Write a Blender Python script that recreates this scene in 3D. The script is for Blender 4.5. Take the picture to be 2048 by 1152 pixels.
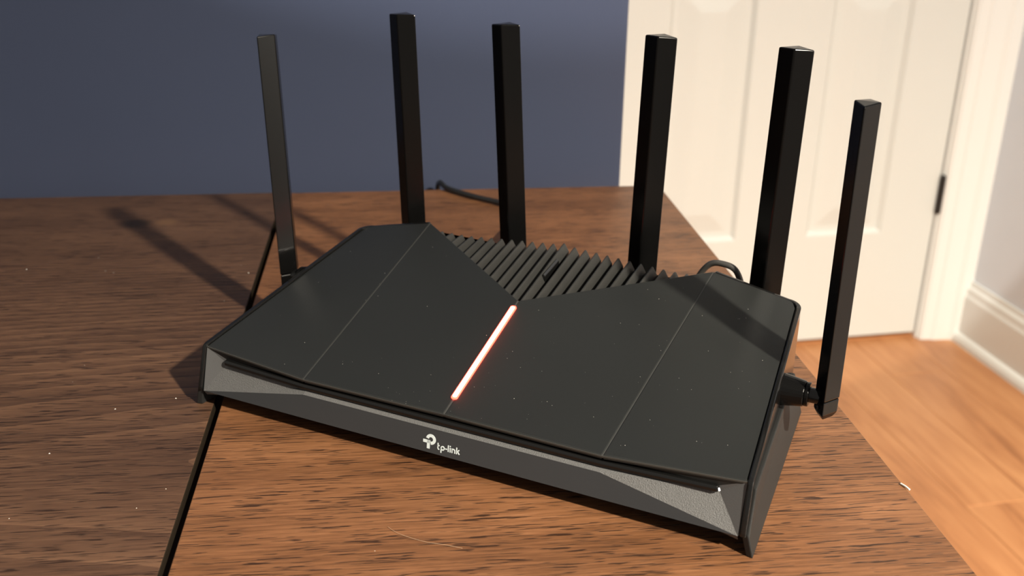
import bpy, bmesh, math, random
from mathutils import Vector, Matrix
random.seed(7)
S = bpy.context.scene
for o in list(bpy.data.objects): bpy.data.objects.remove(o, do_unlink=True)
COL = S.collection
ZT = 0.75                      # table top height

# ------------------------------------------------------------------ camera
cam_d = bpy.data.cameras.new('camera'); cam = bpy.data.objects.new('camera', cam_d); COL.objects.link(cam)
cam_d.sensor_fit = 'HORIZONTAL'; cam_d.sensor_width = 36.0; cam_d.lens = 2064.24 * 36.0 / 2048.0
cam_d.clip_start = 0.01; cam_d.clip_end = 50
r_ = Vector((0.90166879, 0.43229299, 0.01077825)); u_ = Vector((-0.1743901, 0.34070544, 0.92385491)); f_ = Vector((-0.39570379, 0.83489076, -0.38259108))
cam.matrix_world = Matrix(((r_.x, u_.x, -f_.x, 0.200052), (r_.y, u_.y, -f_.y, -0.349366), (r_.z, u_.z, -f_.z, 0.257197 + ZT), (0, 0, 0, 1)))
cam_d.dof.use_dof = True; cam_d.dof.focus_distance = 0.47; cam_d.dof.aperture_fstop = 12.5
S.camera = cam

# ------------------------------------------------------------------ world, lamps, exposure
w = bpy.data.worlds.new('room_ambient'); S.world = w; w.use_nodes = True
w.node_tree.nodes['Background'].inputs[0].default_value = (1.0, 0.93, 0.84, 1); w.node_tree.nodes['Background'].inputs[1].default_value = 0.33

def lamp(name, kind, loc, energy, color, **kw):
    d = bpy.data.lights.new(name, kind); d.energy = energy; d.color = color
    for k, v in kw.items(): setattr(d, k, v)
    o = bpy.data.objects.new(name, d); COL.objects.link(o); o.location = loc
    return o
WARM = (1.0, 0.905, 0.745)
key = lamp('dining_downlight', 'SPOT', (1.69, -0.70, ZT + 1.40), 950, WARM, spot_size=math.radians(150), spot_blend=0.8, shadow_soft_size=0.045)
ceil = lamp('ceiling_light', 'AREA', (-0.70, -0.33, 2.42), 3, WARM, shape='DISK', size=0.12)
door_fill = lamp('door_fill_spot', 'SPOT', (0.50, 1.45, 2.42), 12, (1.0, 0.95, 0.86), spot_size=math.radians(84), spot_blend=0.6, shadow_soft_size=0.15)  # unseen lamp added to brighten the door and floor, cone kept off the table
door_fill.rotation_euler = (math.radians(4), math.radians(-6), 0)
_sp = Vector((0.13 * 0.8508 + 0.9 * 0.5255, 0.13 * 0.5255 - 0.9 * 0.8508, 2.35))
wall_beam = lamp('added_wall_beam', 'SPOT', _sp, 205, (1.0, 0.95, 0.87), spot_size=math.radians(67.7), spot_blend=0.012, shadow_soft_size=0.02)  # unseen lamp added so its beam edge draws the brighter upper wall
wall_beam.rotation_euler = Vector((-0.505, 0.831, -0.234)).to_track_quat('-Z', 'Y').to_euler()

vs = S.view_settings; vs.view_transform = 'Standard'; vs.look = 'None'; vs.gamma = 1.0; vs.use_curve_mapping = False; vs.exposure = 0.0

# ------------------------------------------------------------------ helpers
def mat(name):
    m = bpy.data.materials.new(name); m.use_nodes = True
    return m, m.node_tree.nodes, m.node_tree.links, m.node_tree.nodes['Principled BSDF']
def lin(r, g, b):
    f = lambda c: (c / 255 / 12.92) if c / 255 <= 0.04045 else ((c / 255 + 0.055) / 1.055) ** 2.4
    return (f(r), f(g), f(b), 1)
def simple(name, col, rough, spec=0.5, bump=0.0, bscale=800.0, var=0.0, vscale=20.0, metal=0.0):
    m, n, l, p = mat(name)
    p.inputs['Roughness'].default_value = rough; p.inputs['Specular IOR Level'].default_value = spec; p.inputs['Metallic'].default_value = metal
    tc = n.new('ShaderNodeTexCoord')
    nz = n.new('ShaderNodeTexNoise'); nz.inputs['Scale'].default_value = vscale; nz.inputs['Detail'].default_value = 3
    l.new(tc.outputs['Object'], nz.inputs['Vector'])
    mx = n.new('ShaderNodeMix'); mx.data_type = 'RGBA'; mx.blend_type = 'MIX'
    mx.inputs[6].default_value = tuple(c * (1 - var) for c in col[:3]) + (1,); mx.inputs[7].default_value = tuple(min(1, c * (1 + var)) for c in col[:3]) + (1,)
    l.new(nz.outputs['Fac'], mx.inputs[0]); l.new(mx.outputs[2], p.inputs['Base Color'])
    if bump:
        nb = n.new('ShaderNodeTexNoise'); nb.inputs['Scale'].default_value = bscale; nb.inputs['Detail'].default_value = 2
        l.new(tc.outputs['Object'], nb.inputs['Vector'])
        b = n.new('ShaderNodeBump'); b.inputs['Strength'].default_value = bump; b.inputs['Distance'].default_value = 0.0004
        l.new(nb.outputs['Fac'], b.inputs['Height']); l.new(b.outputs['Normal'], p.inputs['Normal'])
    return m
def math_node(n, l, op, a, b=None, c=None):
    x = n.new('ShaderNodeMath'); x.operation = op
    for i, v in enumerate((a, b, c)):
        if v is None: continue
        if isinstance(v, (int, float)): x.inputs[i].default_value = v
        else: l.new(v, x.inputs[i])
    return x.outputs[0]
def ramp(n, l, fac, stops):
    r = n.new('ShaderNodeValToRGB'); e = r.color_ramp.elements
    while len(e) < len(stops): e.new(0.5)
    for k, (p, c) in enumerate(stops): e[k].position = p; e[k].color = c
    l.new(fac, r.inputs[0]); return r.outputs[0]
def noise(n, l, vec, scale, detail=3, rough=0.5, loc=(0, 0, 0), dist=0.0):
    mp = n.new('ShaderNodeMapping'); mp.inputs['Scale'].default_value = scale; mp.inputs['Location'].default_value = loc
    l.new(vec, mp.inputs['Vector'])
    t = n.new('ShaderNodeTexNoise'); t.inputs['Scale'].default_value = 1.0; t.inputs['Detail'].default_value = detail; t.inputs['Roughness'].default_value = rough; t.inputs['Distortion'].default_value = dist
    l.new(mp.outputs[0], t.inputs['Vector']); return t.outputs['Fac']
def mixc(n, l, fac, a, b, mode='MIX'):
    m = n.new('ShaderNodeMix'); m.data_type = 'RGBA'; m.blend_type = mode
    for i, v in ((0, fac), (6, a), (7, b)):
        if isinstance(v, (int, float)): m.inputs[i].default_value = v
        elif isinstance(v, tuple): m.inputs[i].default_value = v
        else: l.new(v, m.inputs[i])
    return m.outputs[2]

# stained walnut veneer, grain along the leaf's local X
def wood_mat(name, seed, figure, stops):
    m, n, l, p = mat(name)
    tc = n.new('ShaderNodeTexCoord'); co = tc.outputs['Object']
    sx = n.new('ShaderNodeSeparateXYZ'); l.new(co, sx.inputs[0])
    warp = noise(n, l, co, (5.0, 9.0, 1), 2, 0.5, (seed, seed * 2, 0))
    warp2 = noise(n, l, co, (2.2, 16.0, 1), 3, 0.55, (seed * 3, 1, 0))
    rings = math_node(n, l, 'MULTIPLY_ADD', sx.outputs['Y'], 26.0, math_node(n, l, 'MULTIPLY', warp, figure))
    rings = math_node(n, l, 'ADD', rings, math_node(n, l, 'MULTIPLY', warp2, 1.2))
    if figure > 2.5:      # cathedral figure: nested tongues opening along the grain
        dv_ = math_node(n, l, 'SUBTRACT', sx.outputs['Y'], 0.012)
        par = math_node(n, l, 'MULTIPLY', math_node(n, l, 'MULTIPLY', dv_, dv_), 420.0)
        rings = math_node(n, l, 'ADD', math_node(n, l, 'SUBTRACT', par, math_node(n, l, 'MULTIPLY', sx.outputs['X'], 9.0)), math_node(n, l, 'MULTIPLY', warp2, 2.2))
    fr = math_node(n, l, 'FRACT', rings)
    tri = math_node(n, l, 'POWER', fr, 1.6)
    fib = noise(n, l, co, (32, 760, 32), 4, 0.62, (seed, 0, 0))
    fine = noise(n, l, co, (160, 2400, 160), 2, 0.6, (0, seed, 0))
    patch = noise(n, l, co, (7, 30, 7), 3, 0.55, (seed, 5, 0))
    v = math_node(n, l, 'MULTIPLY_ADD', tri, 0.20 if figure > 2.5 else 0.05, math_node(n, l, 'MULTIPLY', fib, 0.66))
    v = math_node(n, l, 'MULTIPLY_ADD', patch, 0.40, v)
    v = math_node(n, l, 'MULTIPLY_ADD', fine, 0.18, v)
    v = math_node(n, l, 'SUBTRACT', v, 0.21 if figure > 2.5 else 0.14)
    base = ramp(n, l, v, stops)
    # open pores: short dark dashes
    pore = noise(n, l, co, (78, 1300, 78), 1, 0.5, (seed * 2, 3, 0))
    dens = noise(n, l, co, (12, 60, 12), 2, 0.5, (9, seed, 0))
    thr = math_node(n, l, 'MULTIPLY_ADD', dens, 0.12, 0.535)
    pm = math_node(n, l, 'SUBTRACT', pore, thr)
    pmask = math_node(n, l, 'MULTIPLY', pm, 22.0); 
    cl = n.new('ShaderNodeClamp'); l.new(pmask, cl.inputs[0]); pmask = cl.outputs[0]
    colr = mixc(n, l, math_node(n, l, 'MULTIPLY', pmask, 0.85), base, (0.016, 0.007, 0.004, 1))
    # the knot near the far end of the left leaf
    def blob(cx, cy, rx, ry):
        dx = math_node(n, l, 'DIVIDE', math_node(n, l, 'SUBTRACT', sx.outputs['X'], cx), rx)
        dy = math_node(n, l, 'DIVIDE', math_node(n, l, 'SUBTRACT', sx.outputs['Y'], cy), ry)
        d = math_node(n, l, 'SQRT', math_node(n, l, 'ADD', math_node(n, l, 'MULTIPLY', dx, dx), math_node(n, l, 'MULTIPLY', dy, dy)))
        k = math_node(n, l, 'SUBTRACT', 1.0, d); c2 = n.new('ShaderNodeClamp'); l.new(math_node(n, l, 'MULTIPLY', k, 2.0), c2.inputs[0]); return c2.outputs[0]
    if figure > 2.5:
        colr = mixc(n, l, math_node(n, l, 'MULTIPLY', blob(-0.2154, 0.365, 0.014, 0.013), 0.8), colr, (0.022, 0.012, 0.006, 1))
        colr = mixc(n, l, math_node(n, l, 'MULTIPLY', blob(-0.193, 0.366, 0.010, 0.010), 0.45), colr, (0.16, 0.085, 0.04, 1))
    l.new(colr, p.inputs['Base Color'])
    rr = math_node(n, l, 'MULTIPLY_ADD', fib, 0.16, 0.36); l.new(rr, p.inputs['Roughness'])
    p.inputs['Specular IOR Level'].default_value = 0.42
    h = math_node(n, l, 'SUBTRACT', math_node(n, l, 'MULTIPLY', fib, 0.25), pmask)
    b = n.new('ShaderNodeBump'); b.inputs['Strength'].default_value = 0.45; b.inputs['Distance'].default_value = 0.00025
    l.new(h, b.inputs['Height']); l.new(b.outputs['Normal'], p.inputs['Normal'])
    return m
def floor_mat():
    m, n, l, p = mat('laminate_floorboard')
    tc = n.new('ShaderNodeTexCoord'); co = tc.outputs['Object']
    oi = n.new('ShaderNodeObjectInfo')
    cb = n.new('ShaderNodeCombineXYZ'); l.new(math_node(n, l, 'MULTIPLY', oi.outputs['Random'], 30.0), cb.inputs[0]); l.new(math_node(n, l, 'MULTIPLY', oi.outputs['Random'], 7.0), cb.inputs[2])
    va = n.new('ShaderNodeVectorMath'); va.operation = 'ADD'; l.new(co, va.inputs[0]); l.new(cb.outputs[0], va.inputs[1])
    a = noise(n, l, va.outputs[0], (3.0, 22, 3), 4, 0.6, dist=0.6)
    g = noise(n, l, va.outputs[0], (10, 160, 10), 3, 0.6)
    v = math_node(n, l, 'MULTIPLY_ADD', a, 0.75, math_node(n, l, 'MULTIPLY', g, 0.25))
    v = math_node(n, l, 'MULTIPLY_ADD', oi.outputs['Random'], 0.10, v)
    c = ramp(n, l, v, [(0.30, (0.26, 0.098, 0.036, 1)), (0.48, (0.44, 0.190, 0.075, 1)), (0.70, (0.56, 0.270, 0.115, 1))])
    l.new(c, p.inputs['Base Color']); p.inputs['Roughness'].default_value = 0.42; p.inputs['Specular IOR Level'].default_value = 0.4
    return m

M = {}
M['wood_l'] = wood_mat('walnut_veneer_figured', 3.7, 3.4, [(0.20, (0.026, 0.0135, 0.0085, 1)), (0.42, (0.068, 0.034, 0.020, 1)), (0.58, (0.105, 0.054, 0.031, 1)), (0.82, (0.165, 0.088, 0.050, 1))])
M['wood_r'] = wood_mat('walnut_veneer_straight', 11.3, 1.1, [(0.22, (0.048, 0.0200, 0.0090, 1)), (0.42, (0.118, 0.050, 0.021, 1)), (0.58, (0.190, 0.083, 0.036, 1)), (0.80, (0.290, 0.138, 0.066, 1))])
M['wood_dark'] = simple('dark_walnut_frame', (0.045, 0.022, 0.013, 1), 0.5, var=0.3, vscale=30)
M['wood_edge'] = simple('dark_leaf_edge', (0.016, 0.011, 0.006, 1), 0.5, 0.35, var=0.3, vscale=60)
M['floor'] = floor_mat()
M['subfloor'] = simple('floor_underlay', (0.05, 0.022, 0.01, 1), 0.8)
M['blue'] = simple('navy_wall_paint', (0.0330, 0.0425, 0.0770, 1), 0.75, 0.25, bump=0.25, bscale=700, var=0.05, vscale=3)
M['grey'] = simple('pale_grey_wall_paint', (0.66, 0.695, 0.745, 1), 0.75, 0.25, bump=0.15, bscale=500, var=0.02)
M['cream'] = simple('cream_wall_paint', (0.72, 0.66, 0.56, 1), 0.75, 0.25, var=0.02)
M['white'] = simple('white_door_paint', (0.635, 0.645, 0.610, 1), 0.38, 0.45, var=0.015, vscale=4)
M['trim'] = simple('white_trim_paint', (0.74, 0.745, 0.715, 1), 0.38, 0.45, var=0.015, vscale=4)
M['hinge'] = simple('dark_bronze_hinge', (0.030, 0.026, 0.024, 1), 0.45, 0.5, metal=0.6)
M['plate'] = simple('matte_black_plate', (0.0112, 0.0122, 0.0120, 1), 0.47, 0.36, bump=0.05, bscale=2500, var=0.12, vscale=18)
M['gloss'] = simple('gloss_black_plastic', (0.005, 0.005, 0.005, 1), 0.09, 0.45)
M['face'] = simple('charcoal_satin_plastic', (0.030, 0.033, 0.037, 1), 0.50, 0.40, bump=0.06, bscale=2500)
M['ledge'] = simple('charcoal_sparkle_plastic', (0.102, 0.102, 0.103, 1), 0.48, 0.25, bump=0.9, bscale=2200, var=0.25, vscale=1800)
M['facet'] = simple('charcoal_fine_texture_plastic', (0.072, 0.072, 0.074, 1), 0.5, 0.35, bump=0.15, bscale=2400)
M['body'] = simple('black_moulded_plastic', (0.013, 0.0132, 0.013, 1), 0.55, 0.35, bump=0.08, bscale=1800)
M['ridge'] = simple('black_ridged_plastic', (0.020, 0.020, 0.019, 1), 0.45, 0.4, bump=0.05, bscale=1800, var=0.2, vscale=120)
M['antenna'] = simple('glossy_black_antenna_plastic', (0.0030, 0.0029, 0.0029, 1), 0.20, 0.18)
M['seam'] = simple('grey_edge_highlight', (0.040, 0.040, 0.038, 1), 0.4, 0.5)  # edge highlight put into the colour of seams and front panel edges
M['cord'] = simple('black_cord_rubber', (0.012, 0.012, 0.012, 1), 0.35, 0.5)
M['cable'] = simple('dark_grey_cable', (0.045, 0.043, 0.040, 1), 0.35, 0.5)
M['logo'] = simple('pale_grey_print', (0.58, 0.65, 0.67, 1), 0.5, 0.3)
M['dust'] = simple('pale_dust', (0.75, 0.72, 0.66, 1), 0.9, 0.1)
M['fibre'] = simple('pale_fibre', (0.42, 0.28, 0.18, 1), 0.6, 0.3)
M['dark'] = simple('deep_black_recess', (0.004, 0.004, 0.004, 1), 0.7, 0.2)
def emit(name, col, s):
    m, n, l, p = mat(name); p.inputs['Base Color'].default_value = (0.3, 0.1, 0.08, 1); p.inputs['Emission Color'].default_value = col; p.inputs['Emission Strength'].default_value = s
    tc = n.new('ShaderNodeTexCoord'); nz = n.new('ShaderNodeTexNoise'); nz.inputs['Scale'].default_value = 60; l.new(tc.outputs['Object'], nz.inputs['Vector'])
    l.new(math_node(n, l, 'MULTIPLY_ADD', nz.outputs['Fac'], 0.06 * s, 0.97 * s), p.inputs['Emission Strength'])
    return m
M['led'] = emit('led_core_glow', (1.0, 0.065, 0.042, 1), 34.0)
M['led_edge'] = emit('led_red_edge_glow', (1.0, 0.035, 0.018, 1), 9.0)

def link(o, parent=None):
    COL.objects.link(o)
    if parent is not None: o.parent = parent
    return o
def tag(o, label=None, cat=None, kind=None, group=None):
    if label: o['label'] = label
    if cat: o['category'] = cat
    if kind: o['kind'] = kind
    if group: o['group'] = group
    return o
def empty(name, loc=(0, 0, 0), rz=0.0, parent=None):
    o = bpy.data.objects.new(name, None); o.location = loc; o.rotation_euler = (0, 0, rz); o.empty_display_size = 0.05
    return link(o, parent)
def pymesh(name, verts, faces, material, parent=None, bevel=0.0, seg=2, smooth=False, fix=True):
    me = bpy.data.meshes.new(name); me.from_pydata([tuple(v) for v in verts], [], faces)
    if fix:
        bm = bmesh.new(); bm.from_mesh(me); bmesh.ops.remove_doubles(bm, verts=bm.verts, dist=1e-6)
        bmesh.ops.recalc_face_normals(bm, faces=bm.faces); bm.to_mesh(me); bm.free()
    me.materials.append(material)
    if smooth:
        for p in me.polygons: p.use_smooth = True
    o = bpy.data.objects.new(name, me); link(o, parent)
    if bevel:
        b = o.modifiers.new('bevel', 'BEVEL'); b.width = bevel; b.segments = seg; b.limit_method = 'ANGLE'; b.angle_limit = math.radians(28); b.harden_normals = False
    return o
BOXF = [(0, 3, 2, 1), (4, 5, 6, 7), (0, 1, 5, 4), (1, 2, 6, 5), (2, 3, 7, 6), (3, 0, 4, 7)]
def boxv(x0, x1, y0, y1, z0, z1):
    return [(x0, y0, z0), (x1, y0, z0), (x1, y1, z0), (x0, y1, z0), (x0, y0, z1), (x1, y0, z1), (x1, y1, z1), (x0, y1, z1)]
def box(name, x0, x1, y0, y1, z0, z1, material, parent=None, bevel=0.0, seg=2):
    return pymesh(name, boxv(x0, x1, y0, y1, z0, z1), BOXF, material, parent, bevel, seg)
def hexa(name, top, bot, material, parent=None, bevel=0.0):
    n = len(top); v = list(bot) + list(top)
    f = [tuple(range(n - 1, -1, -1)), tuple(range(n, 2 * n))] + [(i, (i + 1) % n, n + (i + 1) % n, n + i) for i in range(n)]
    return pymesh(name, v, f, material, parent, bevel)
def extrude_profile(name, prof, y0, y1, material, parent=None, axis='Y', bevel=0.0):
    """prof: list of (a, z); swept along Y (a = x) or X (a = y)"""
    n = len(prof); v = []
    for t in (y0, y1):
        for a, z in prof: v.append((a, t, z) if axis == 'Y' else (t, a, z))
    f = [tuple(range(n)), tuple(range(2 * n - 1, n - 1, -1))] + [(i, (i + 1) % n, n + (i + 1) % n, n + i) for i in range(n)]
    return pymesh(name, v, f, material, parent, bevel)
def tube(name, pts, rad, material, parent=None, res=10, sub=8):
    # Catmull-Rom tube as real mesh
    P = [Vector(p) for p in pts]; Q = []
    for i in range(len(P) - 1):
        p0 = P[max(i - 1, 0)]; p1 = P[i]; p2 = P[i + 1]; p3 = P[min(i + 2, len(P) - 1)]
        for k in range(sub):
            t = k / sub
            Q.append(0.5 * ((2 * p1) + (p2 - p0) * t + (2 * p0 - 5 * p1 + 4 * p2 - p3) * t * t + (3 * p1 - p0 - 3 * p2 + p3) * t ** 3))
    Q.append(P[-1]); v = []; f = []; ref = Vector((0.13, 0.27, 0.95)).normalized()
    for i, q in enumerate(Q):
        t = (Q[min(i + 1, len(Q) - 1)] - Q[max(i - 1, 0)]).normalized()
        a = t.cross(ref); a = a.normalized() if a.length > 1e-4 else Vector((1, 0, 0)); b = t.cross(a).normalized()
        for k in range(res):
            an = 2 * math.pi * k / res; v.append(q + rad * (math.cos(an) * a + math.sin(an) * b))
    for i in range(len(Q) - 1):
        for k in range(res): f.append((i * res + k, i * res + (k + 1) % res, (i + 1) * res + (k + 1) % res, (i + 1) * res + k))
    f.append(tuple(range(res))); f.append(tuple((len(Q) - 1) * res + k for k in range(res)))
    return pymesh(name, v, f, material, parent, smooth=True)
def lathe(name, prof, origin, axis, material, parent=None, res=28):
    """prof: list of (t along axis, radius)"""
    ax = Vector(axis).normalized(); a = ax.orthogonal().normalized(); b = ax.cross(a); o = Vector(origin); v = []; f = []
    for t, r in prof:
        for k in range(res):
            an = 2 * math.pi * k / res; v.append(o + ax * t + r * (math.cos(an) * a + math.sin(an) * b))
    for i in range(len(prof) - 1):
        for k in range(res): f.append((i * res + k, i * res + (k + 1) % res, (i + 1) * res + (k + 1) % res, (i + 1) * res + k))
    f.append(tuple(range(res))); f.append(tuple((len(prof) - 1) * res + k for k in range(res)))
    o2 = pymesh(name, v, f, material, parent, bevel=0.0004)
    return o2

# ------------------------------------------------------------------ structure
TA = math.radians(31.7)        # the table's and the blue wall's direction
DA = math.radians(36.34)       # the door wall's direction
DO = (0.1117, 2.0050)          # hinge corner of the door on the floor

# frame of the door wall: local x along the wall, local -y towards the room
floor_root = empty('floor', (DO[0], DO[1], 0), DA); tag(floor_root, 'orange-brown laminate board floor running up to the white door', kind='structure')
box('floor_underlay', -2.4, 0.105, -3.2, 0.30, -0.04, -0.012, M['subfloor'], floor_root)
pw = 0.128
bd = {}
x = 0.105
row = 0
while x > -2.4:
    y = 0.30 - ((row * 0.47) % 1.1)
    ends = [0.30]
    while y > -3.2:
        if y < 0.28: ends.append(y)
        y -= 1.1
    ends.append(-3.2)
    for a, b in zip(ends[:-1], ends[1:]):
        ln = round(a - b, 4)
        if ln < 0.02: continue
        key_ = ln
        if key_ not in bd:
            o = pymesh('floorboard', boxv(0.0, ln, 0.0, pw - 0.0006, -0.012, 0.0), BOXF, M['floor'], floor_root, bevel=0.0012, seg=1); bd[key_] = o
        else:
            o = bd[key_].copy(); link(o, floor_root)
        o.location = (x, b, 0); o.rotation_euler = (0, 0, math.pi / 2)
    x -= pw; row += 1

# navy wall behind the table (a partition that ends in front of the door)
wall_back = empty('wall_back', (0, 0, 0), TA)
tag(wall_back, 'navy blue painted wall behind the table', kind='structure')
box('wall_panel', -2.2, 0.179, 0.468, 0.60, 0.0, 2.45, M['blue'], wall_back, bevel=0.002)

# door wall, right wall
wall_far = empty('wall_far', (DO[0], DO[1], 0), DA); tag(wall_far, 'wall around the white panel door', kind='structure')
box('wall_panel', -2.6, -0.785, 0.0, 0.12, 0, 2.45, M['cream'], wall_far)
box('wall_panel', 0.012, 0.12, 0.0, 0.12, 0, 2.45, M['cream'], wall_far)
box('wall_panel', -0.785, 0.012, 0.0, 0.12, 2.05, 2.45, M['cream'], wall_far)
wall_right = empty('wall_right', (DO[0], DO[1], 0), DA); tag(wall_right, 'pale grey painted wall to the right of the door', kind='structure')
box('wall_panel', 0.105, 0.22, -3.2, 0.12, 0, 2.45, M['grey'], wall_right)
bbr = empty('baseboard_right', (DO[0], DO[1], 0), DA); tag(bbr, 'white stepped baseboard along the grey wall', kind='structure')
extrude_profile('baseboard_board', [(0.105, 0.0), (0.091, 0.0), (0.091, 0.108), (0.094, 0.115), (0.095, 0.128), (0.100, 0.134), (0.101, 0.145), (0.105, 0.145)], -3.2, -0.018, M['trim'], bbr)
extrude_profile('shoe_moulding', [(0.091, 0.0), (0.078, 0.0), (0.079, 0.010), (0.083, 0.018), (0.091, 0.022)], -3.2, -0.018, M['trim'], bbr)
# casing
tr = empty('trim_1', (DO[0], DO[1], 0), DA); tag(tr, 'white door casing between the door and the grey wall', kind='structure')
cas = [(0.006, 0.0), (0.006, -0.012), (0.012, -0.017), (0.030, -0.019), (0.036, -0.023), (0.070, -0.026), (0.080, -0.032), (0.105, -0.032), (0.105, 0.0)]
def vert_profile(name, prof, z0, z1, material, parent):
    n = len(prof); v = [(a, b, z0) for a, b in prof] + [(a, b, z1) for a, b in prof]
    f = [tuple(range(n)), tuple(range(2 * n - 1, n - 1, -1))] + [(i, (i + 1) % n, n + (i + 1) % n, n + i) for i in range(n)]
    return pymesh(name, v, f, material, parent)
vert_profile('casing_board', cas, 0.0, 2.12, M['trim'], tr)
box('jamb_board', 0.002, 0.012, -0.004, 0.11, 0.0, 2.05, M['trim'], tr)
tl = empty('trim_2', (DO[0], DO[1], 0), DA); tag(tl, 'white door casing hidden behind the navy wall', kind='structure')
vert_profile('casing_board', [(-0.785 + 0.006 - a, b) for a, b in cas], 0.0, 2.12, M['trim'], tl)
box('jamb_board', -0.785, -0.777, -0.004, 0.11, 0.0, 2.05, M['trim'], tl)
box('head_casing', -0.87, 0.10, -0.018, 0.0, 2.04, 2.12, M['trim'], tl)

# six-panel door (two lower panels in view)
door = empty('door_1', (DO[0], DO[1], 0), DA); tag(door, 'white panelled door with a dark hinge on its right edge', kind='structure')
D0, D1 = -0.774, -0.002; DT = 0.0; TH = 0.036
xs = [D0, -0.640, -0.462, -0.300, -0.124, D1]
zs = [0.014, 0.262, 0.80, 0.98, 1.50, 1.62, 1.88, 2.035]
def rail(name, x0, x1, z0, z1): return box(name, x0, x1, DT, DT + TH, z0, z1, M['white'], door)
rail('stile', xs[0], xs[1], zs[0], zs[-1]); rail('stile', xs[4], xs[5], zs[0], zs[-1])
for (a, b) in ((0, 1), (2, 3), (4, 5), (6, 7)): rail('rail', xs[1], xs[4], zs[a], zs[b])
for (a, b) in ((1, 2), (3, 4), (5, 6)): rail('mullion', xs[2], xs[3], zs[a], zs[b])
def door_panel(x0, x1, z0, z1):
    # sticking slope, flat field, raised centre
    rings = [(0.0, 0.0), (0.003, 0.003), (0.009, 0.0092), (0.020, 0.0096), (0.058, 0.0030), (0.062, 0.0024)]
    v = []; f = []
    for ins, dep in rings:
        v += [(x0 + ins, DT + dep, z0 + ins), (x1 - ins, DT + dep, z0 + ins), (x1 - ins, DT + dep, z1 - ins), (x0 + ins, DT + dep, z1 - ins)]
    for i in range(len(rings) - 1):
        for k in range(4): f.append((i * 4 + k, i * 4 + (k + 1) % 4, (i + 1) * 4 + (k + 1) % 4, (i + 1) * 4 + k))
    e = (len(rings) - 1) * 4; f.append((e, e + 1, e + 2, e + 3))
    b = len(v); v += [(x0, DT + TH - 0.004, z0), (x1, DT + TH - 0.004, z0), (x1, DT + TH - 0.004, z1), (x0, DT + TH - 0.004, z1)]
    f.append((b + 3, b + 2, b + 1, b))
    for k in range(4): f.append((k, b + k, b + (k + 1) % 4, (k + 1) % 4))
    pymesh('door_panel', v, f, M['white'], door)
for (za, zb) in ((1, 2), (3, 4), (5, 6)):
    door_panel(xs[1], xs[2], zs[za], zs[zb]); door_panel(xs[3], xs[4], zs[za], zs[zb])
for zc in (0.345, 1.05, 1.80):
    hg = lathe('hinge', [(0, 0.004), (0.004, 0.0062), (0.083, 0.0062), (0.087, 0.004)], (0.001, -0.006, zc - 0.0435), (0, 0, 1), M['hinge'], door, 16)
    box('hinge_leaf', -0.0015, 0.0015, -0.004, 0.03, zc - 0.0435, zc + 0.0435, M['hinge'], door)
thr = box('trim_3', -0.785, 0.012, 0.006, 0.11, 0.0, 0.004, M['floor'], None); thr.location = (DO[0], DO[1], 0); thr.rotation_euler = (0, 0, DA)
tag(thr, 'floor-coloured strip under the white door', kind='structure')

# ------------------------------------------------------------------ table
table = empty('dining_table', (0, 0, 0), TA)
tag(table, 'dark brown walnut table with a black gap between its two leaves', 'table')
def leaf(x0, x1, y0, y1, material, corners):
    """corners: radius for (x0y0, x1y0, x1y1, x0y1)"""
    pts = []
    for (cx, cy, sx_, sy_, a0, r) in ((x0, y0, 1, 1, 180, corners[0]), (x1, y0, -1, 1, 270, corners[1]), (x1, y1, -1, -1, 0, corners[2]), (x0, y1, 1, -1, 90, corners[3])):
        ox, oy = cx + sx_ * r, cy + sy_ * r
        for k in range(7):
            an = math.radians(a0 + 90 * k / 6); pts.append((ox + r * math.cos(an), oy + r * math.sin(an)))
    n = len(pts); v = [(a, b, ZT - 0.022) for a, b in pts] + [(a, b, ZT) for a, b in pts]
    f = [tuple(range(n - 1, -1, -1)), tuple(range(n, 2 * n))] + [(i, (i + 1) % n, n + (i + 1) % n, n + i) for i in range(n)]
    o = pymesh('table_leaf', v, f, material, table, bevel=0.0016, seg=3, fix=False)
    o.data.materials.append(M['wood_edge'])          # darker material on the leaf's side faces
    for p in o.data.polygons[1:]:
        if abs(p.normal.z) < 0.5: p.material_index = 1
    return o
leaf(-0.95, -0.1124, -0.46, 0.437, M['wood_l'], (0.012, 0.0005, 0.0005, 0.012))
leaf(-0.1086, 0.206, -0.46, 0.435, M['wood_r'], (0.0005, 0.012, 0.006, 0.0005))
for nm, a in (('apron', (-0.86, 0.12, 0.36, 0.38)), ('apron', (-0.86, 0.12, -0.40, -0.38)), ('apron', (-0.88, -0.86, -0.36, 0.36)), ('apron', (0.12, 0.14, -0.36, 0.36))):
    box(nm, a[0], a[1], a[2], a[3], ZT - 0.11, ZT - 0.022, M['wood_dark'], table, 0.002)
for lx in (-0.89, 0.09):
    for ly in (-0.41, 0.33):
        hexa('leg', [(lx, ly, ZT - 0.022), (lx + 0.06, ly, ZT - 0.022), (lx + 0.06, ly + 0.06, ZT - 0.022), (lx, ly + 0.06, ZT - 0.022)],
             [(lx + 0.012, ly + 0.012, 0), (lx + 0.048, ly + 0.012, 0), (lx + 0.048, ly + 0.048, 0), (lx + 0.012, ly + 0.048, 0)], M['wood_dark'], table, 0.003)

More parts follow.
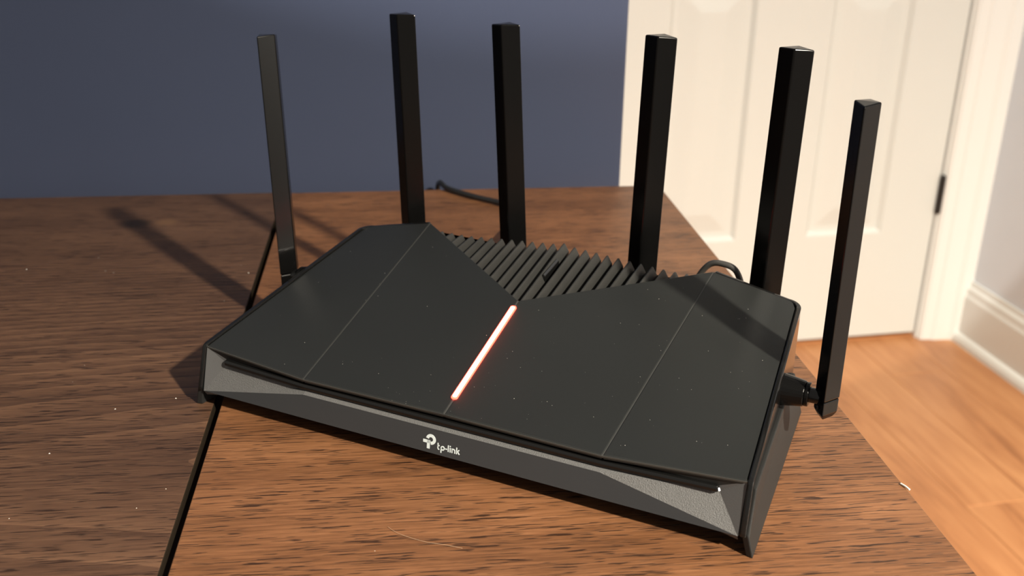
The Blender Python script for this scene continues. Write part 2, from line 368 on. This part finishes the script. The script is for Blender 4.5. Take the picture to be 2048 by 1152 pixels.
# ------------------------------------------------------------------ router
mm = 0.001
R = empty('wireless_router', (0, 0, ZT))
tag(R, 'black wedge-shaped router with six antennas and a glowing red strip on the table', 'router')
def V(x, y, z): return Vector((x * mm, y * mm, z * mm))
def lerp(a, b, t): return a + (b - a) * t
def bil(p00, p10, p11, p01, a, b): return lerp(lerp(p00, p10, a), lerp(p01, p11, a), b)
SC, AP = V(0, 3.4, 28.6), V(0, 80.2, 54.2)
def sided(s):
    return dict(SF=V(75.9 * s, 2.6, 28.6), PK=V(83.0 * s, 137.6, 64.6), PF=V(136.2 * s, 5.4, 31.8), BK=V(126.6 * s, 137.6, 55.7))
def patch(name, p00, p10, p11, p01, na, nb, thick, material, bmax=None, gap=(0.0, 0.0)):
    top = []
    for i in range(na + 1):
        a = i / na; a2 = gap[0] + a * (1 - gap[0] - gap[1]); bm_ = bmax(a) if bmax else 1.0
        top.append([bil(p00, p10, p11, p01, a2, bm_ * j / nb) for j in range(nb + 1)])
    v = []; f = []; N = (na + 1) * (nb + 1)
    for col in top: v += col
    for col in top: v += [q - Vector((0, 0, thick * mm)) for q in col]
    ix = lambda i, j: i * (nb + 1) + j
    for i in range(na):
        for j in range(nb):
            f.append((ix(i, j), ix(i + 1, j), ix(i + 1, j + 1), ix(i, j + 1)))
            f.append((N + ix(i, j), N + ix(i, j + 1), N + ix(i + 1, j + 1), N + ix(i + 1, j)))
    for i in range(na):
        f.append((ix(i, 0), N + ix(i, 0), N + ix(i + 1, 0), ix(i + 1, 0))); f.append((ix(i, nb), ix(i + 1, nb), N + ix(i + 1, nb), N + ix(i, nb)))
    for j in range(nb):
        f.append((ix(0, j), ix(0, j + 1), N + ix(0, j + 1), N + ix(0, j))); f.append((ix(na, j), N + ix(na, j), N + ix(na, j + 1), ix(na, j + 1)))
    o = pymesh(name, v, f, material, R, bevel=0.00045, seg=2)
    return o
LEDW = 1.55     # half width of the strip slot in mm
for s in (-1, 1):
    d = sided(s)
    # inner panel: from the centre line to the fold; outer panel: from the fold to the side rim
    patch('top_panel', SC + V(0.28 * s, 0, 0), d['SF'] - V(0.22 * s, 0, 0), d['PK'] - V(0.22 * s, 0, 0), AP + V(0.28 * s, 0.2, 0), 12, 12, 2.2, M['plate'])
    def bm_(a):
        r = 0.11
        if a < 1 - r: return 1.0
        t = (a - (1 - r)) / r
        return 1.0 - 0.045 * (1 - math.sqrt(max(0, 1 - t * t)))
    patch('top_panel', d['SF'] + V(0.22 * s, 0, 0), d['PF'] - V(0.5 * s, 0, 0), d['BK'] - V(0.5 * s, 0, 0), d['PK'] + V(0.22 * s, 0, 0), 24, 12, 2.2, M['plate'], bmax=bm_)
    # thin strip in the fold, lighter grey painting the edge that catches light
    q0, q1 = d['SF'], d['PK']; up = Vector((0, 0, 0.75 * mm)); wx = Vector((0.30 * mm, 0, 0))
    hexa('seam_highlight', [q0 - wx - up * 0.4, q0 + wx - up * 0.4, q1 + wx - up * 0.4, q1 - wx - up * 0.4], [q0 - wx - up * 2, q0 + wx - up * 2, q1 + wx - up * 2, q1 - wx - up * 2], M['seam'], R)
q0, q1 = SC, AP; up = Vector((0, 0, 0.75 * mm)); wx = Vector((0.4 * mm, 0, 0))
hexa('seam_highlight', [q0 - wx - up * .15, q0 + wx - up * .15, q1 + wx - up * .15, q1 - wx - up * .15], [q0 - wx - up * 2, q0 + wx - up * 2, q1 + wx - up * 2, q1 - wx - up * 2], M['seam'], R)
# glowing strip
def on_center(y): t = (y - 3.4) / (80.2 - 3.4); return lerp(SC, AP, t)
nrm = Vector((0, -0.3333, 1)).normalized()
def bar(name, y0, y1, hw, h0, h1, material, parent, r=0.6):
    pts = []
    for (yy, sg) in ((y0, -1), (y1, 1)):
        c = on_center(yy)
        dirv = (AP - SC).normalized()
        for k in range(7):
            an = math.pi * k / 6
            pts.append(c + Vector((1, 0, 0)) * (hw * mm * math.cos(an) * (-sg if sg > 0 else -1) * (-1 if sg < 0 else -1)) + dirv * (sg * hw * mm * 0.6 * math.sin(an)))
    # order: front arc from -x to +x, then back arc from +x to -x
    fr = sorted(pts[:7], key=lambda q: q.x); bk = sorted(pts[7:], key=lambda q: -q.x)
    loop = fr + bk
    return hexa(name, [q + nrm * h1 * mm for q in loop], [q + nrm * h0 * mm for q in loop], material, parent)
led = bar('light_strip', 13.6, 74.2, 1.08, -1.0, 0.95, M['led'], R); tag(led, 'glowing pinkish-white light strip')
bar('strip_edge_glow', 13.0, 74.8, 1.55, -1.0, 0.60, M['led_edge'], led)

# ridged vent between the two peaks
vent = pymesh('vent_grille', *(lambda: ([AP + V(0, 1, -9), sided(1)['PK'] + V(0, 0.6, -9), sided(-1)['PK'] + V(0, 0.6, -9), AP + V(0, 1, -10.5), sided(1)['PK'] + V(0, 0.6, -10.5), sided(-1)['PK'] + V(0, 0.6, -10.5)],
        [(0, 1, 2), (5, 4, 3), (0, 3, 4, 1), (1, 4, 5, 2), (2, 5, 3, 0)]))(), M['body'], R)
pitch = 6.3
for i in range(-12, 13):
    xr = i * pitch; ax = abs(xr)
    yf = 80.2 + 57.4 * ax / 83.0 + 0.8; yb = 139.5
    if yb - yf < 3: continue
    zf = 54.2 + 10.4 * ax / 83.0 - 2.6; zb = 60.2 + 4.6 * max(0, 1 - ax / 60.0)
    if i == 0: zb += 0.8
    zf = min(zf, zb)
    hw = 2.55; h = 4.3; pk = -0.5
    def sec(y, z):
        # slanted crest: steep left face, wide right face; front end follows the notch edge
        k = 57.4 / 83.0 * (1 if xr > 0.1 else -1 if xr < -0.1 else 0)
        sh = lambda d: d * k if y < 139 else 0
        return [V(xr - hw, y + sh(-hw), z - h - 5), V(xr - hw, y + sh(-hw), z - h), V(xr + pk - 0.5, y + sh(pk - .5), z), V(xr + pk + 0.5, y + sh(pk + .5), z), V(xr + hw, y + sh(hw), z - h), V(xr + hw, y + sh(hw), z - h - 5)]
    a = sec(yf, zf); b = sec(yb, zb)
    # chamfer the rear end of the crest
    v = a + b
    pymesh('vent_ridge', v, [tuple(range(6)), tuple(range(11, 5, -1))] + [(j, 6 + j, 6 + (j + 1) % 6, (j + 1) % 6) for j in range(6)], M['ridge'], vent, bevel=0.0005)
slot = hexa('vent_slot', [V(0.9, 108, 58.6), V(2.4, 108, 57.6), V(2.4, 126, 60.4), V(0.9, 126, 61.4)], [V(1.0, 108, 54), V(2.6, 108, 54), V(2.6, 126, 56), V(1.0, 126, 56)], M['gloss'], vent, 0.0003)

# core body under the panels
def taper(z_, y_): return 0
core_top = [V(-132, 11, 26.2), V(132, 11, 26.2), V(121.5, 137, 50.5), V(78, 137, 53.5), V(0, 76, 49.0), V(-78, 137, 53.5), V(-121.5, 137, 50.5)]
core_bot = [V(-133, 3, 8.0), V(133, 3, 8.0), V(126, 137, 8.0), V(78, 137, 8.0), V(0, 137, 8.0), V(-78, 137, 8.0), V(-126, 137, 8.0)]
core = hexa('body_shell', core_top, core_bot, M['body'], R)
hexa('back_panel', [V(-124, 140.5, 52.0), V(-83, 140.5, 59.0), V(83, 140.5, 55.5), V(124, 140.5, 52.0), V(124, 136, 52.0), V(83, 136, 55.5), V(-83, 136, 55.5), V(-124, 136, 52.0)][::-1],
     [V(-128, 140.5, 8), V(-83, 140.5, 8), V(83, 140.5, 8), V(128, 140.5, 8), V(128, 136, 8), V(83, 136, 8), V(-83, 136, 8), V(-128, 136, 8)][::-1], M['body'], R)

# side rims (gloss) and side skirts
for s in (-1, 1):
    def xo(y, z): return 138.9 - 10.2 * (y / 139.0)
    prof = [(-1.6, 9.6), (-1.4, 11.5), (4.2, 31.0), (5.0, 32.3), (6.8, 33.0)]
    n_ = 14
    for k in range(1, n_ + 1):
        y = 6.8 + (131.5 - 6.8) * k / n_; prof.append((y, 33.0 + (55.6 - 33.0) * k / n_))
    prof += [(131.5, 9.6)]
    def corner(y): return 0.0
    outer = [V(s * (xo(y, z) - corner(y)), y, z) for y, z in prof]; inner = [V(s * (xo(y, z) - 2.5 - corner(y)), y, z) for y, z in prof]
    n = len(prof); v = outer + inner
    f = [tuple(range(n)), tuple(range(2 * n - 1, n - 1, -1))] + [(i, n + i, n + (i + 1) % n, (i + 1) % n) for i in range(n)]
    # the rim wraps round the rear corner and follows the back edge up to the peak
    path = []
    for k in range(0, 9):
        an = math.radians(90 * k / 8); path.append((129.25 - 7.5 * (1 - math.cos(an)), 131.5 + 7.9 * math.sin(an), math.cos(an), math.sin(an), 55.6 + 1.0 * k / 8))
    for k in range(1, 7): path.append((121.75 - 38.0 * k / 6, 139.4, 0, 1, 56.6 + 8.2 * k / 6))
    k0 = len(v); m_ = len(path)
    for (x, y, nx, ny, zt) in path:
        v += [V(s * x, y, zt), V(s * (x - 2.5 * nx), y - 2.5 * ny, zt), V(s * (x - 2.5 * nx), y - 2.5 * ny, 9.6), V(s * x, y, 9.6)]
    for i in range(m_ - 1):
        for j in range(4): f.append((k0 + i * 4 + j, k0 + i * 4 + (j + 1) % 4, k0 + i * 4 + 4 + (j + 1) % 4, k0 + i * 4 + 4 + j))
    f += [(k0, k0 + 1, k0 + 2, k0 + 3), (k0 + m_ * 4 - 1, k0 + m_ * 4 - 2, k0 + m_ * 4 - 3, k0 + m_ * 4 - 4)]
    pymesh('side_rim', v, f, M['gloss'], R, bevel=0.0007, seg=3)
    sk = [(139.6, 7.5, 28.0), (139.9, -0.6, 10.0), (142.5, 0.0, 0.0), (136.3, 130.0, 0.0), (131.8, 122.0, 25.0)]
    top = [V(s * a, b, c) for a, b, c in sk]; inn = [V(s * (a - 3.2), b + (0.8 if i < 3 else 0), c) for i, (a, b, c) in enumerate(sk)]
    hexa('side_skirt', top, inn, M['face'] if False else M['body'], R, 0.0006)

# front: face, sparkling ledge, end facets, gloss strip
LIPK = [V(-76.0, -0.3, 8.6), V(76.0, -0.3, 8.6)]
def fr(s):
    return dict(lip=V(135.6 * s, -1.1, 9.6), lk=V(76 * s, -0.5, 9.0), kk=V(75.5 * s, 0.9, 21.0), se=V(124.9 * s, 6.2, 25.4), sm=V(75.5 * s, 5.0, 24.0), pf=V(136.0 * s, 5.2, 31.2), sf=V(75.9 * s, 2.9, 28.2))
A_, B_ = fr(-1), fr(1)
# face plate: one thick polygon
fv = [A_['lip'], A_['lk'], B_['lk'], B_['lip'], B_['kk'], A_['kk']]
v = fv + [q + V(0, 3, 0) for q in fv]
pymesh('front_face', v, [(0, 1, 5), (1, 2, 4, 5), (2, 3, 4), (11, 7, 6), (11, 10, 8, 7), (10, 9, 8), (0, 6, 7, 1), (1, 7, 8, 2), (2, 8, 9, 3), (3, 9, 10, 4), (4, 10, 11, 5), (5, 11, 6, 0)], M['face'], R)
# ledge with its widening ends
lv = [A_['lip'], A_['kk'], B_['kk'], B_['lip'], B_['se'] - V(0, 0, 1.6), B_['sm'] - V(0, 0, 1.2), A_['sm'] - V(0, 0, 1.2), A_['se'] - V(0, 0, 1.6)]
dn = V(0, 2.0, -3.0)
v = lv + [q + dn for q in lv]
pymesh('front_ledge', v, [(0, 1, 6, 7), (1, 2, 5, 6), (2, 3, 4, 5), (8, 15, 14, 9), (9, 14, 13, 10), (10, 13, 12, 11), (0, 8, 9, 1), (1, 9, 10, 2), (2, 10, 11, 3), (3, 11, 12, 4), (4, 12, 13, 5), (5, 13, 14, 6), (6, 14, 15, 7), (7, 15, 8, 0)], M['ledge'], R)
for d in (A_, B_):
    s = 1 if d is B_ else -1
    t = [d['pf'], d['se'] + V(0, 0, 0.6), d['se'] - V(0, 0, 1.6), d['lip']]
    hexa('end_facet', t, [q + V(1.2 * s, 2.5, 0) for q in t], M['facet'], R)
    t = [d['sf'], d['pf'], d['se'] + V(0, 0, 0.6), d['sm'] + V(0, 0, 1.5)]
    hexa('upper_facet', t, [q + V(0, 3, -0.2) for q in t], M['body'], R)
t = [A_['sf'], B_['sf'], B_['sm'] + V(0, 0, 1.5), A_['sm'] + V(0, 0, 1.5)]
hexa('upper_facet', t, [q + V(0, 3, -0.2) for q in t], M['body'], R)
# strip: straight gloss bar set into the groove
v = []
for p in (A_['se'], A_['sm'], B_['sm'], B_['se']):
    v += [p + V(0, -2.4, -1.7), p + V(0, -2.8, -0.2), p + V(0, -2.1, 1.4), p + V(0, 2.5, 1.4), p + V(0, 2.5, -1.7)]
f = [(0, 1, 2, 3, 4), (19, 18, 17, 16, 15)]
for k in range(3):
    for j in range(5): f.append((k * 5 + j, k * 5 + (j + 1) % 5, (k + 1) * 5 + (j + 1) % 5, (k + 1) * 5 + j))
fs = pymesh('front_strip', v, f, M['gloss'], R, bevel=0.0008, seg=4)
# facet added at the strip's right end, angled to throw a glint
nt = Vector((0.47, -0.63, 0.617)).normalized(); ta = nt.cross(Vector((0, 0, 1))).normalized(); tb = nt.cross(ta); pc = B_['se'] + V(0.5, -2.2, 0.1)
qd = [pc + ta * 0.5 * mm + tb * 0.75 * mm, pc - ta * 0.5 * mm + tb * 0.75 * mm, pc - ta * 0.5 * mm - tb * 0.75 * mm, pc + ta * 0.5 * mm - tb * 0.75 * mm]
hexa('strip_glint_facet', qd, [q - nt * 1.2 * mm for q in qd], M['gloss'], fs, 0.0002)
# front edge line of the top panels, highlight painted in lighter grey
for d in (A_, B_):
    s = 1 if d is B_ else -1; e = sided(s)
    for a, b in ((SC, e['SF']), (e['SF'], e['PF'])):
        hexa('panel_edge_highlight', [a + V(0, -0.35, -0.3), b + V(0, -0.35, -0.3), b + V(0, 0.9, -0.25), a + V(0, 0.9, -0.25)], [a + V(0, -0.25, -1.1), b + V(0, -0.25, -1.1), b + V(0, 0.9, -1.1), a + V(0, 0.9, -1.1)], M['seam'], R)

# antennas
def antenna(base, top, wide_axis, hinge_dir, label):
    """rhombus blade from base to top (mm, local); wide_axis 'x' or 'y'"""
    b, t = V(*base), V(*top); ax = (t - b).normalized(); L = (t - b).length
    wx_ = Vector((1, 0, 0)) if wide_axis == 'x' else Vector((0, 1, 0)); wx_ = (wx_ - ax * wx_.dot(ax)).normalized(); wy_ = ax.cross(wx_)
    a, c = 8.6 * mm, 5.5 * mm
    def ring(p, k, cut=0.0):
        return [p + wx_ * a * k, p + wy_ * c * k, p - wx_ * a * k, p - wy_ * c * k]
    r0 = ring(b + ax * 10 * mm, 1.0); r1 = ring(b + ax * (L - 0.7 * mm), 1.0)
    ridge = [t + wy_ * c * 0.98, t - wy_ * c * 0.98]
    v = r0 + r1; f = [(3, 2, 1, 0)] + [(i, (i + 1) % 4, 4 + (i + 1) % 4, 4 + i) for i in range(4)]
    v += ridge
    f += [(4, 5, 8), (4, 8, 9), (4, 9, 7), (6, 8, 5), (6, 9, 8), (6, 7, 9)]
    o = pymesh('antenna', v, f, M['antenna'], R, bevel=0.0007, seg=3); o['label'] = label
    # foot block with chamfered end
    rr0 = ring(b, 0.62); rr1 = ring(b + ax * 3.0 * mm, 0.97); rr2 = ring(b + ax * 9.7 * mm, 0.97)
    v = rr0 + rr1 + rr2; f = [(3, 2, 1, 0), (8, 9, 10, 11)] + [(j * 4 + i, j * 4 + (i + 1) % 4, j * 4 + 4 + (i + 1) % 4, j * 4 + 4 + i) for j in range(2) for i in range(4)]
    pymesh('antenna_foot', v, f, M['antenna'], o, bevel=0.0006, seg=2)
    h = Vector(hinge_dir).normalized(); hc = b + ax * 8.5 * mm
    lathe('hinge_neck', [(2.5 * mm, 3.6 * mm), (9.5 * mm, 3.6 * mm)], hc, h, M['gloss'], o)
    lathe('hinge_collar', [(7.6 * mm, 5.6 * mm), (9.6 * mm, 5.6 * mm)], hc, h, M['antenna'], o)
    lathe('hinge_boss', [(9.6 * mm, 5.9 * mm), (17.5 * mm, 7.2 * mm), (20 * mm, 7.6 * mm)], hc, h, M['antenna'], o)
    fn = (-wx_ * c + -wy_ * a if False else (-(wx_ * c) + wy_ * a)).normalized()
    return o
antenna((-153.0, 96.0, 26.5), (-163.0, 104.3, 169.4), 'y', (1, 0, 0), 'black antenna on the left side of the router')
antenna((152.6, 83.5, 26.3), (152.0, 83.0, 169.8), 'y', (-1, 0, 0), 'black antenna on the right side of the router')
antenna((-104.0, 155.0, 32.0), (-108.6, 155.0, 178.3), 'x', (0, -1, 0), 'black rear antenna second from the left')
antenna((-37.4, 155.0, 32.0), (-44.6, 155.0, 177.4), 'x', (0, -1, 0), 'black rear antenna third from the left')
antenna((38.8, 155.0, 32.0), (41.8, 155.0, 177.8), 'x', (0, -1, 0), 'black rear antenna third from the right')
antenna((106.0, 155.0, 32.0), (108.6, 155.0, 177.2), 'x', (0, -1, 0), 'black rear antenna second from the right')
# screw in the right antenna's foot
lathe('hinge_screw', [(0, 1.0 * mm), (0.5 * mm, 0.9 * mm)], V(149.65, 79.05, 31.6), (-0.84, -0.54, 0), M['hinge'], [o for o in R.children if o.name == 'antenna.001'][0], 12)

# logo on the front face
logo = empty('logo', (0, 0, 0), 0, R); tag(logo, 'pale grey brand mark and lettering printed on the front face')
LY0, LZ0 = -0.3, 8.8
def face_pt(x, z, out): return V(x, -0.5 + (z - 9.0) * (1.4 / 12.0) - out, z)
def flat_shape(name, polys):
    v = []; f = []
    for pl in polys:
        n = len(pl); k = len(v)
        v += [face_pt(x, z, 0.09) for x, z in pl] + [face_pt(x, z, -0.1) for x, z in pl]
        f += [tuple(range(k, k + n)), tuple(range(k + 2 * n - 1, k + n - 1, -1))] + [(k + i, k + n + i, k + n + (i + 1) % n, k + (i + 1) % n) for i in range(n)]
    return pymesh(name, v, f, M['logo'], logo, fix=True)
def stroke(pts, wd):
    out = []
    P = [Vector((a, b)) for a, b in pts]; L_ = []; R_ = []
    for i, p in enumerate(P):
        t = (P[min(i + 1, len(P) - 1)] - P[max(i - 1, 0)]).normalized(); nn = Vector((-t.y, t.x)) * wd / 2
        L_.append(p + nn); R_.append(p - nn)
    for i in range(len(P) - 1): out.append([(q.x, q.y) for q in (R_[i], R_[i + 1], L_[i + 1], L_[i])])
    return out
def arc(cx, cz, r, a0, a1, n=20): return [(cx + r * math.cos(math.radians(a0 + (a1 - a0) * k / n)), cz + r * math.sin(math.radians(a0 + (a1 - a0) * k / n))) for k in range(n + 1)]
# mark: open ring of a P with a cross bar and a stem
flat_shape('logo_mark', stroke(arc(-5.2, 15.6, 1.80, 172, -92, 26), 1.45) + stroke([(-9.2, 14.3), (-5.55, 14.3)], 1.45) + stroke([(-6.45, 15.0), (-6.45, 10.9)], 1.45))
sw = 0.54; xb = 11.75   # stroke width, baseline z
xh = xb + 2.15
def letter(polys): return flat_shape('letter', [[(a * 0.945 + 0.62, b) for a, b in pl] for pl in polys])
letter(stroke([(-2.25, xh + 0.95), (-2.25, xb + 0.55), (-2.0, xb + 0.12), (-1.45, xb + 0.08)], sw) + stroke([(-2.5, xh - 0.25), (-1.4, xh - 0.25)], sw))
letter(stroke(arc(0.35, xb + 1.05, 0.85, 0, 360, 24), sw) + stroke([(-0.5, xb + 1.0), (-0.5, xb - 1.3)], sw))
letter(stroke([(1.75, xb + 1.1), (2.75, xb + 1.1)], sw))
letter(stroke([(3.35, xb + 3.2), (3.35, xb + 0.02)], sw))
letter(stroke([(4.4, xh), (4.4, xb + 0.02)], sw) + stroke([(4.4, xh + 0.45), (4.4, xh + 1.05)], sw))
letter(stroke([(5.4, xh), (5.4, xb + 0.02)], sw) + stroke([(5.4, xb + 1.2)] + arc(6.15, xb + 1.2, 0.72, 160, 0, 12) + [(6.87, xb + 0.02)], sw))
letter(stroke([(7.85, xb + 3.2), (7.85, xb + 0.02)], sw) + stroke([(7.95, xb + 1.05), (9.2, xh + 0.05)], sw) + stroke([(8.3, xb + 1.35), (9.35, xb + 0.05)], sw))

# ------------------------------------------------------------------ cords behind the router
cd = tube('power_cord', [(-0.052, 0.1412, ZT + 0.028), (-0.055, 0.155, ZT + 0.028), (-0.065, 0.190, ZT + 0.026), (-0.082, 0.235, ZT + 0.020), (-0.0975, 0.275, ZT + 0.014), (-0.1105, 0.310, ZT + 0.008), (-0.1215, 0.335, ZT + 0.004), (-0.134, 0.3535, ZT + 0.0028), (-0.1492, 0.3632, ZT + 0.0026), (-0.1799, 0.3697, ZT + 0.0026), (-0.2060, 0.3780, ZT + 0.0030), (-0.2200, 0.3905, ZT + 0.0026), (-0.2290, 0.4020, ZT - 0.012), (-0.2320, 0.4060, ZT - 0.06), (-0.2330, 0.4060, ZT - 0.30), (-0.235, 0.406, 0.02)], 0.0022, M['cord'])
tag(cd, 'black power cord trailing over the far edge of the table behind the antennas', 'cord')
lp = tube('network_cable', [(0.060, 0.141, ZT + 0.022), (0.063, 0.156, ZT + 0.030), (0.068, 0.162, ZT + 0.048), (0.0745, 0.162, ZT + 0.0585), (0.0825, 0.161, ZT + 0.0605), (0.0895, 0.161, ZT + 0.0575), (0.0935, 0.161, ZT + 0.046), (0.093, 0.162, ZT + 0.028), (0.088, 0.166, ZT + 0.010), (0.078, 0.180, ZT + 0.0025), (0.062, 0.195, ZT + 0.0024), (0.045, 0.185, ZT + 0.0024)], 0.0017, M['cable'])
tag(lp, 'thin dark cable looping up behind the right wing of the router', 'cable')

# ------------------------------------------------------------------ fibres and dust
hr = tube('hair', [(0.0006, -0.0468, ZT + 0.0004), (0.008, -0.0490, ZT + 0.0005), (0.0197, -0.0488, ZT + 0.0004), (0.028, -0.0472, ZT + 0.0006), (0.0354, -0.0458, ZT + 0.0004)], 0.00008, M['fibre'], res=5)
tag(hr, 'thin pale hair lying on the wood in front of the router', 'hair')
sp = tube('splinter', [(0.1893, 0.0835, ZT + 0.0004), (0.1915, 0.0818, ZT + 0.0006), (0.1935, 0.0800, ZT + 0.0004)], 0.0005, M['dust'], res=5)
tag(sp, 'tiny pale splinter at the right edge of the table', 'splinter')
dv = []; df = []
def speck(c, r):
    k = len(dv); dv.extend([c + Vector((r, 0, 0)), c + Vector((-r * .5, r * .86, 0)), c + Vector((-r * .5, -r * .86, 0)), c + Vector((0, 0, r * .7))])
    df.extend([(k, k + 1, k + 3), (k + 1, k + 2, k + 3), (k + 2, k, k + 3), (k + 2, k + 1, k)])
for i in range(110):
    s = random.choice((-1, 1, 1)); d = sided(s); a, b = random.random(), random.random()
    q = bil(SC, d['SF'], d['PK'], AP, a, b * 0.95) if random.random() < 0.6 else bil(d['SF'], d['PF'], d['BK'], d['PK'], a * 0.93, b * 0.9)
    speck(Vector((q.x, q.y, q.z + ZT)), random.choice((0.0001, 0.00013, 0.00018)))
dust = pymesh('dust_specks', dv, df, M['dust'], None, fix=False); tag(dust, 'fine pale dust specks on the black top of the router', 'dust', 'stuff')
dv = []; df = []
for i in range(60):
    s_, v_ = random.uniform(-0.33, 0.2), random.uniform(-0.06, 0.30)
    if abs(s_ + 0.11) < 0.006: continue
    X = s_ * math.cos(TA) - v_ * math.sin(TA); Y = s_ * math.sin(TA) + v_ * math.cos(TA)
    if abs(X) < 0.150 and -0.006 < Y < 0.145: continue
    speck(Vector((X, Y, ZT)), random.choice((0.0002, 0.0003, 0.0005)))
dust2 = pymesh('lint_specks', dv, df, M['dust'], None, fix=False); tag(dust2, 'scattered pale lint specks on the walnut table top', 'dust', 'stuff')
